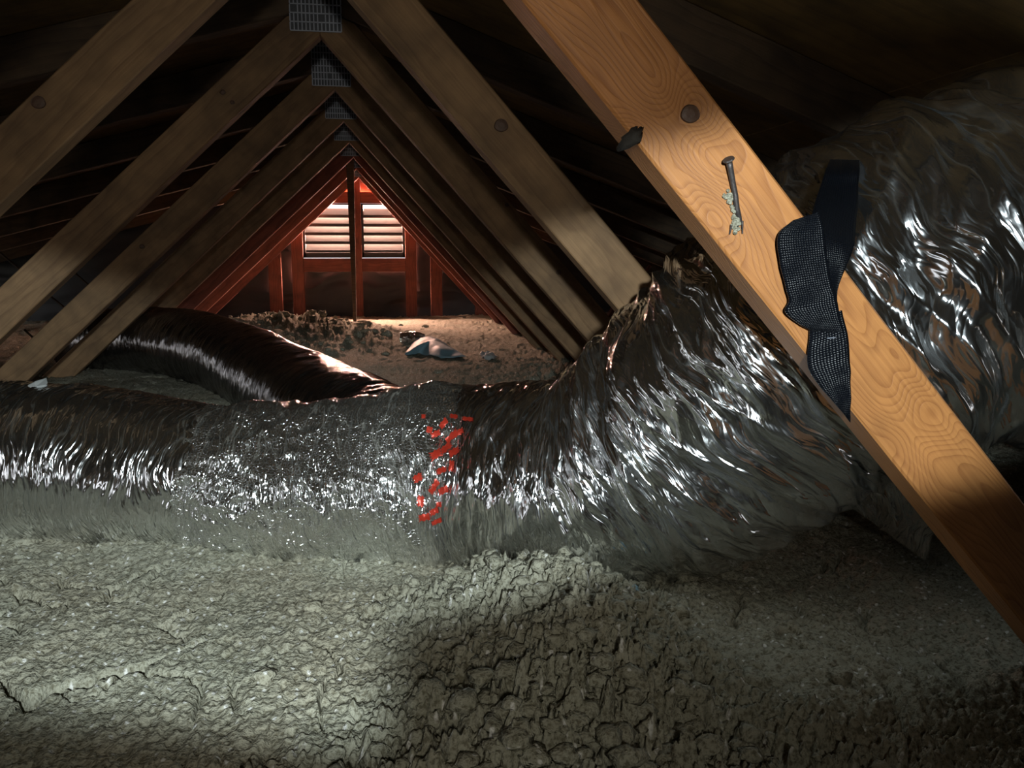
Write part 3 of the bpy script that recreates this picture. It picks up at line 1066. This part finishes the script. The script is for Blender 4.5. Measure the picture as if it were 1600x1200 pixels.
ys = YA - 0.003
sb = at(1295, 650, ys)
strap = empty('strap', sb)
tag(strap, 'black woven strap looped from the wide duct and stapled to the orange board', 'strap')
ribbon('hanging_band', [(1300, 246, 0.93, 1342, 244, 0.93), (1292, 262, 0.80, 1343, 262, 0.80), (1283, 290, 0.76, 1341, 290, 0.77), (1272, 325, 0.715, 1339, 335, 0.735), (1268, 360, 0.684, 1334, 385, 0.695), (1276, 400, 0.682, 1321, 420, 0.685), (1286, 440, 0.683, 1309, 452, 0.683), (1290, 470, 0.684, 1308, 475, 0.684)], strap, M['webbing'], nu=14, seed=1)
ribbon('folded_flap', [(1240, 344, 0.680, 1278, 332, 0.682), (1216, 368, 0.679, 1287, 360, 0.680), (1219, 410, 0.679, 1293, 405, 0.679), (1228, 450, 0.680, 1300, 445, 0.679), (1233, 470, 0.680, 1307, 462, 0.680), (1227, 487, 0.679, 1312, 490, 0.680), (1248, 506, 0.681, 1316, 505, 0.681), (1268, 517, 0.682, 1320, 520, 0.683)], strap, M['webbing'], nu=14, seed=4)
ribbon('lower_band', [(1266, 500, 0.685, 1316, 485, 0.685), (1265, 530, 0.683, 1325, 525, 0.683), (1262, 562, 0.684, 1328, 560, 0.683), (1268, 585, 0.685, 1329, 585, 0.683), (1285, 608, 0.685, 1329, 612, 0.684), (1306, 632, 0.686, 1329, 640, 0.685), (1325, 655, 0.687, 1329, 660, 0.686)], strap, M['webbing'], nu=14, seed=8)
for (px, py, w, a) in ((1258, 469, 12, -0.05), (1272, 440, 11, -0.15), (1299, 528, 13, -0.1)):
    pts = []
    for f in (-0.5, -0.47, -0.2, 0.2, 0.47, 0.5):
        x, y = px + f * w * math.cos(a), py + f * w * math.sin(a)
        pts.append(at(x, y, ys - (0.001 if abs(f) > 0.48 else 0.0052)))
    link('staple', tube_mesh('staple', pts, [0.0006] * 6, 6), M['steel'], strap, smooth_=True)

# ------------------------------------------------------------------ nail with a clot of insulation on the near board
nb = at(1148, 300, YA)
nr_ = empty('bent_nail', nb)
tag(nr_, 'dull bent nail with crumbs stuck to it on the orange board', 'nail')
yf = YA - 0.004
pts = [at(1139, 252, YA - 0.010), at(1141, 262, YA - 0.009), at(1145, 285, YA - 0.006), at(1149, 305, yf), at(1151, 325, yf + 0.001), at(1155, 340, yf + 0.003), at(1159, 352, yf + 0.004)]
link('shaft', tube_mesh('shaft', pts, [0.0028, 0.0026, 0.0024, 0.0024, 0.0026, 0.0022, 0.0008], 10), M['nail'], nr_, smooth_=True)
h0, h1 = at(1138, 248, YA - 0.011), at(1139.5, 253, YA - 0.010)
hd = (h1 - h0).normalized()
link('head', tube_mesh('head', [h0, h0 + hd * 0.0012, h0 + hd * 0.003], [0.0048, 0.0052, 0.003], 12), M['nail'], nr_)
rs = np.random.RandomState(9)
V_, F_, k = [], [], 0
for (px, py, sd, n_) in ((1139, 308, 5, 26), (1150, 349, 7, 30), (1146, 326, 3, 8)):
    for _ in range(n_):
        c = np.array(at(px + rs.randn() * sd * 0.55, py + rs.randn() * sd, YA - 0.0015 - 0.002 * rs.rand())[:])
        s_ = 0.0008 + 0.0014 * rs.rand()
        vv = sv[:] * s_ * (1 + 0.4 * perlin(sv[:, 0] * 2 + k, sv[:, 1] * 2, sv[:, 2] * 2))[:, None] + c
        V_.append(vv); F_.append(sf + k * len(sv)); k += 1
V_ = np.concatenate(V_); F_ = np.concatenate(F_)
me = bpy.data.meshes.new('insulation_crumb')
me.from_pydata(V_.tolist(), [], F_.tolist())
o = link('insulation_crumb', me, M['ins'], nr_)
o['kind'] = 'stuff'
for (pa, pb) in (((1143, 352), (1140, 366)), ((1160, 345), (1160, 365)), ((1152, 352), (1153, 359))):
    link('prong', tube_mesh('prong', [at(*pa, yf), at(*pb, yf + 0.002)], [0.0011, 0.0006], 6), M['nail'], nr_)

# ------------------------------------------------------------------ scraps
def scrap(name, outline, mat, label, cat, Y=None, z=None, lift=0.01, th=0.0015, crumple=0.012, n=22, pts3=None):
    """a crumpled flat piece: outline in ground coordinates, filled as a fan grid with folds"""
    P = np.array(outline)
    c = P.mean(0)
    th_ = np.linspace(0, 1, 48, endpoint=False) * len(P)
    i = th_.astype(int); f = (th_ - i)[:, None]
    rim = P[i % len(P)] * (1 - f) + P[(i + 1) % len(P)] * f
    rr = np.linspace(0.02, 1, n)
    G = c[None, None] + (rim[None] - c) * rr[:, None, None]
    x, y = G[..., 0], G[..., 1]
    base = ground(x, y) + 0.006 if z is None else z + 0 * x
    sc = 1.0 / max(np.ptp(P[:, 0]), np.ptp(P[:, 1]))
    h = base + lift * (1 - rr[:, None] ** 2) + crumple * np.abs(perlin(x * sc * 3.1 + 4, y * sc * 4, 1.0)) + 0.3 * crumple * ridged(x * sc * 8, y * sc * 8, 3)
    top = np.stack([x, y, h], -1)
    bot = top.copy(); bot[..., 2] -= th
    allr = np.concatenate([bot[:0], top, bot[::-1]], 0)
    cen = Vector((float(c[0]), float(c[1]), float(np.min(h))))
    me = grid_mesh(name, allr.reshape(-1, 3) - np.array(cen), len(allr), 48, True, allr.reshape(-1, 3)[:, :2].copy())
    o = link(name, me, mat, None, Matrix.Translation(cen))
    tag(o, label, cat)
    return o


def fl(px, py, z0=0.0):
    a = at(px, py, 1.0)
    k_ = (z0 - CAM_H) / (a.z - CAM_H)
    return (a.x * k_, k_)


scrap('plastic_scrap', [fl(632, 557), fl(655, 553), fl(690, 562), fl(728, 563), fl(712, 550), fl(690, 540), fl(668, 536), fl(645, 540)], M['blue'], 'crumpled blue-grey plastic sheet scrap lying on the insulation before the gable', 'scrap', lift=0.045, crumple=0.022)
scrap('paper_scrap', [fl(749, 562), fl(757, 557), fl(768, 558), fl(777, 564), fl(770, 568), fl(757, 567)], M['pale'], 'small pale torn scrap right of the blue-grey plastic sheet', 'scrap', lift=0.01, crumple=0.03)
scrap('plastic_flake', [fl(981, 953), fl(990, 950), fl(1000, 955), fl(997, 962), fl(984, 962)], M['blue'], 'tiny blue-grey flake on the shaded insulation in front of the duct', 'scrap', lift=0.004, crumple=0.004)
# small foil roll beside the plastic sheet
V, uv, s = duct_surface([(*fl(626, 540), 0.035, 0.022), (*fl(640, 540), 0.035, 0.027), (*fl(655, 541), 0.035, 0.026), (*fl(664, 541), 0.035, 0.015)], 60, 40, lambda S, T, fr: 0.006 * ridged(S * 20, np.cos(T) * 2, np.sin(T) * 2))
fb = Vector(V.mean(0))
ro = link('foil_roll', grid_mesh('foil_roll', V - np.array(fb), 60, 40, True, uv), M['wrap'], None, Matrix.Translation(fb))
tag(ro, 'small crumpled foil roll touching the blue-grey plastic sheet', 'scrap')
# torn pale scrap on top of the left duct
sp = at(52, 603, 1.43)
pts = [(33, 613), (40, 604), (54, 597), (71, 592), (73, 600), (72, 607), (58, 609), (46, 613)]
bm = bmesh.new()
fr_, bk = [], []
for (px, py) in pts:
    q = at(px, py, 1.42 + 0.012 * math.sin(px))
    fr_.append(bm.verts.new(q)); bk.append(bm.verts.new(q + Vector((0, 0.004, 0.001))))
cf = bm.verts.new(at(56, 604, 1.405)); cb = bm.verts.new(at(56, 604, 1.411))
nn = len(pts)
for k in range(nn):
    bm.faces.new((fr_[k], fr_[(k + 1) % nn], cf)); bm.faces.new((bk[(k + 1) % nn], bk[k], cb))
    bm.faces.new((fr_[(k + 1) % nn], fr_[k], bk[k], bk[(k + 1) % nn]))
bmesh.ops.recalc_face_normals(bm, faces=bm.faces[:])
me = bpy.data.meshes.new('torn_scrap')
bm.to_mesh(me); bm.free()
me.transform(Matrix.Translation(-sp))
o = link('torn_scrap', me, M['pale'], None, Matrix.Translation(sp))
tag(o, 'torn pale scrap sitting on top of the left foil duct', 'scrap')
